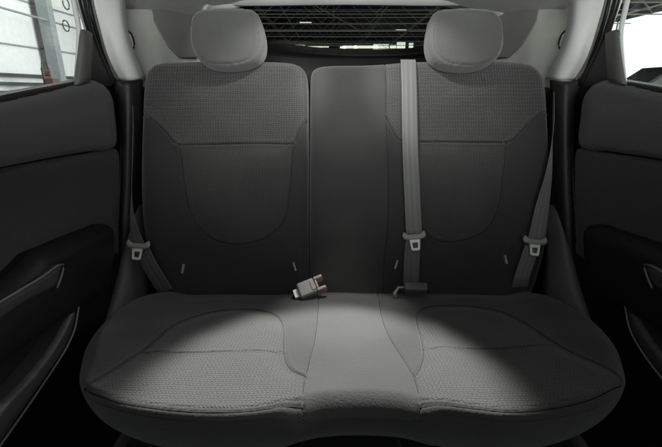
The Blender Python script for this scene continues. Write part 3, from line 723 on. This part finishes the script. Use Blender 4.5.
buckle(415, 288, R(-2), R(30), 'small dark grey belt buckle under the hanging middle belt', False, 1.15)

# ------------------------------------------------------------------ the hall outside
tag(boxes('hall_floor', [(-40, 60, -20, 90, -.05, -.02)], plastic('concrete', G*.30, .6, grain=0, scale=3)), kind='structure')
M_wall = plastic('wall_paint', np.array((.60, .61, .60)), .7, grain=0, scale=5, smudge=.12)
M_beam = plastic('steel_grey', np.array((.22, .24, .24)), .5, grain=0)
M_beamd = plastic('steel_dark', np.array((.05, .055, .055)), .5, grain=0)
M_roof = plastic('roof_sheet', np.array((.02, .021, .02)), .8, grain=0)
M_truss = plastic('truss_steel', np.array((.42, .43, .35)), .5, grain=0)
XW = -9.0
wl = thing('hall_wall', (XW, 14, -.02), 'pale hall wall with grey seams seen through the left door window', 'wall')
boxes('wall_sheet', [(XW-.2, XW, -2, 34, -.02, 5.6)], M_wall, wl)
boxes('wall_seam', [(XW, XW+.04, -2, 34, z, z+.035) for z in (2.35, 3.6)], M_beam, wl)
boxes('wall_rail', [(XW+.02, XW+.10, -2, 34, z, z+.09) for z in (1.05, 1.28, 1.51)], M_beamd, wl)
for i, (y, m) in enumerate(((9.6, M_beam), (13.2, M_beam), (17, M_beam))):
    c = tag(boxes('steel_column', [(XW+.3, XW+.55, y, y+.3, -.02, 5.4), (XW+.26, XW+.59, y-.02, y+.02, -.02, 5.4)], M_beam),
            ['grey steel column nearest the door window, left edge of the left window', 'middle grey steel column through the left window', 'farthest grey steel column through the left window'][i], 'column', 'steel columns along the hall wall')
M_rust = plastic('faded_red', (.09, .05, .045), .6, grain=0)
a0 = atX(47, 78, XW+1.2)
rd = thing('sack_truck', (a0.x, a0.y, -.02), 'small reddish brown hand truck in front of the pale hall wall', 'hand truck')
for dy in (-.13, .13): boxes('upright', [(a0.x-.025, a0.x+.025, a0.y+dy-.02, a0.y+dy+.02, -.02, a0.z+.25)], M_rust, rd, .005)
for k in range(5): boxes('rung', [(a0.x-.02, a0.x+.02, a0.y-.11, a0.y+.11, a0.z-.55+k*.18, a0.z-.50+k*.18)], M_rust, rd, .005)
boxes('load_box', [(a0.x+.03, a0.x+.25, a0.y-.16, a0.y+.12, a0.z-.42, a0.z-.02)], M_rust, rd, .01)
tube('handle_hoop', [Vector((a0.x, a0.y-.13, a0.z+.24)), Vector((a0.x, a0.y-.06, a0.z+.42)), Vector((a0.x, a0.y+.06, a0.z+.42)), Vector((a0.x, a0.y+.13, a0.z+.24))], .018, M_beamd, rd, step=.05)
for i in range(2):
    h0 = atX(66, 4 + 22*i, XW+.6)
    h = tube('hose_coil', [h0 + Vector((0, .16*cos(a), .16*sin(a))) for a in (0, 1.05, 2.1, 3.14, 4.2, 5.24)], .02, M_beamd, None, closed=True, step=.04)
    tag(h, ['upper dark hose coil hanging on the pale hall wall', 'lower dark hose coil hanging on the pale hall wall'][i], 'hose', 'hose coils on the hall wall')
wr = thing('overhead_pipe', (XW+.5, 12, 3.0), 'thin pipe running across the pale hall wall at the top of the left window', 'pipe')
tube('pipe_run', [Vector((XW+.5, 2, 3.5)), Vector((XW+.5, 12, 3.15)), Vector((XW+.5, 24, 3.0))], .03, M_beam, wr, step=.5)
# back wall far behind, with a lit strip of windows
bk = thing('rear_hall_wall', (0, 62, -.02), 'dark far hall wall with a bright window strip seen through the rear window', 'wall')
boxes('wall_sheet', [(-30, 45, 62, 62.3, -.02, 9)], M_roof, bk)
# roof and trusses
rf = boxes('hall_ceiling', [(-14, 40, -4, 64, 9.3, 9.5)], M_roof); tag(rf, kind='structure')
M_skyl = emit('window_light', (.95, 1, .85), 1.6)
for (px, py, w_, h_) in ((343, 49.3, .5, .30), (350, 49, 1.2, .35), (366, 48.6, 2.0, .42), (381, 48.4, 1.3, .55), (393, 48.6, .5, .45), (401, 47.5, .7, .8), (411, 47.6, .35, .7), (296, 47, 1.5, .12), (318, 48.5, 1.8, .12)):
    a = atY(px, py-1.5, 61.9)
    boxes('lit_window', [(a.x-w_*.85, a.x+w_*.85, 61.8, 61.95, a.z-h_*.6, a.z+h_*.6)], M_skyl, bk)
for k in range(9):
    x = -9 + k*4.6
    o = boxes('roof_purlin', [(x-.04, x+.04, 14, 60, 7.96, 8.08)], M_truss)
    tag(o, 'thin pale roof purlin running away under the dark hall roof, %s from the left' % ['first', 'second', 'third', 'fourth', 'fifth', 'sixth', 'seventh', 'eighth', 'ninth'][k], 'purlin', 'purlins running along the hall roof')
for k, (x0, x1) in enumerate(((-6, 3), (4, -5), (8, 16), (15, 7))):
    o = tube('roof_brace', [Vector((x0, 22, 7.7)), Vector(((x0+x1)/2, 36, 7.7)), Vector((x1, 50, 7.7))], .05, M_truss, None, step=2)
    tag(o, 'thin diagonal brace crossing between the roof trusses, %s from the left' % ['first', 'second', 'third', 'fourth'][k], 'brace', 'diagonal braces between the roof trusses')
def truss(y, i):
    t = thing('roof_truss', (10, y, 6.2), 'pale steel roof truss', 'roof truss', 'roof trusses seen through the rear window')
    boxes('chord', [(-13, 34, y-.05, y+.05, 6.2, 6.27), (-13, 34, y-.05, y+.05, 7.9, 7.96)], M_truss, t)
    v = []
    for k in range(12):
        x = -12.5 + k*3.9
        for (xa, xb) in ((x, x+1.95), (x+3.9, x+1.95)): v.append((xa, xb))
    vs, fs = [], []
    for xa, xb in v:
        b = len(vs)
        for (x, z) in ((xa, 6.3), (xb, 7.92)):
            for dx, dy in ((-.024, -.024), (.024, -.024), (.024, .024), (-.024, .024)): vs.append((x+dx, y+dy, z))
        fs += [[b+j, b+(j+1) % 4, b+4+(j+1) % 4, b+4+j] for j in range(4)]
    link('web', pyd('web', vs, fs), M_truss, t, smooth=False)
    ords = ['nearest', 'second nearest', 'third nearest', 'fourth nearest', 'fifth nearest', 'sixth nearest', 'seventh nearest', 'eighth nearest', 'ninth nearest', 'tenth nearest', 'farthest']
    t['label'] = 'pale lattice roof truss across the dark hall ceiling, %s of eleven' % ords[i]
for i in range(11): truss(15 + i*4.1, i)
for i, (x, y) in enumerate(((-4, 22), (3.2, 26), (9, 24), (-2, 34), (6, 38))):
    o = boxes('ceiling_lamp', [(x-.45, x+.45, y-.06, y+.06, 6.06, 6.12)], emit('lamp_%d' % i, (1, .98, .9), 1.2))
    tag(o, 'glowing strip lamp hanging below the roof trusses, ' + ['left front', 'middle front', 'right front', 'left rear', 'right rear'][i] + ' one', 'lamp', 'strip lamps under the hall roof')

# parked cars seen through the right window
def parked(p, yaw, mat, label, sc=1):
    t = thing('parked_car', p, label, 'car', 'cars parked beyond the right window')
    f = Frame(p, (cos(yaw), sin(yaw), 0), (0, 0, 1))
    side = [(-2.1, .35), (-2.15, .65), (-2.05, .92), (-1.2, 1.02), (-.55, 1.45), (.7, 1.50), (1.45, 1.18), (2.0, 1.08), (2.1, .70), (2.08, .35), (1.75, .30), (1.65, .60), (1.3, .72), (.98, .60), (.9, .28), (-.95, .28), (-1.05, .60), (-1.35, .72), (-1.7, .60), (-1.8, .30)]
    vs = [(x*sc, z*sc, w_) for w_ in (-.85, .85) for x, z in side]; n = len(side)
    link('body', pyd('body', vs, [list(range(n))[::-1], [n+k for k in range(n)]] + [[a, (a+1) % n, n+(a+1) % n, n+a] for a in range(n)]), mat, t, f, False)
    for zz in (-.86, .85):
        for poly in ([(-1.0, 1.03), (-.5, 1.38), (-.02, 1.41), (-.02, 1.04)], [(.05, 1.04), (.05, 1.41), (.66, 1.42), (1.2, 1.18), (1.15, 1.05)]):
            m = len(poly); vv = [(x*sc, y*sc, z_) for z_ in (zz, zz+.01) for x, y in poly]
            link('side_window', pyd('side_window', vv, [list(range(m))[::-1], [m+k for k in range(m)]] + [[a, (a+1) % m, m+(a+1) % m, m+a] for a in range(m)]), M_beamd, t, f, False)
        for x in (-1.37, 1.32):
            vv = []; K = 24
            for z_ in (zz-.06, zz+.12):
                for k in range(K): vv.append((x+.33*cos(2*pi*k/K), .33+.33*sin(2*pi*k/K), z_))
            w_ = link('wheel', pyd('wheel', vv, [list(range(K)), [K+k for k in range(K)]] + [[a, (a+1) % K, K+(a+1) % K, K+a] for a in range(K)]), M_black, t, f, False)
    return t
M_white = plastic('white_car_paint', G*.8, .2, grain=0, smudge=.02)
M_grey = plastic('dark_car_paint', G*np.array((.8, .9, 1))*.06, .25, grain=0)
parked(Vector((4.9, 4.25, -.02)), R(84), M_white, 'white car parked beyond the right door window')
parked(Vector((14.6, 18.2, -.02)), R(2), M_grey, 'dark van parked farther away beyond the right door window', 1.45)
for i, y in enumerate((3.5, 9, 16)):
    t = boxes('roof_beam', [(6, 23.8, y, y+.12, 5.9, 6.02)] + [(6+k*1.5, 6.06+k*1.5, y+.02, y+.09, 6.02, 6.7) for k in range(12)] + [(6, 23.8, y, y+.12, 6.7, 6.8)], M_beam)
    tag(t, ['steel lattice beam nearest', 'middle steel lattice beam', 'steel lattice beam farthest'][i] + ' above the right door window opening', 'beam', 'lattice beams beyond the right window')

# daylight behind the cars: a translucent daylight-lit gate of the hall
dg = thing('hall_gate', (24, 12, -.02), 'glaring daylit hall gate behind the parked cars in the right window', 'gate')
boxes('lit_sheet', [(24, 24.1, -8, 60, .2, 6.6)], emit('daylight_sheet', (.96, .99, 1), 1.4), dg)
boxes('gate_rail', [(23.9, 24, -8, 60, 6.6, 6.9)] + [(23.9, 24, -8+k*9, -7.9+k*9, -.02, 6.6) for k in range(7)], M_beam, dg)
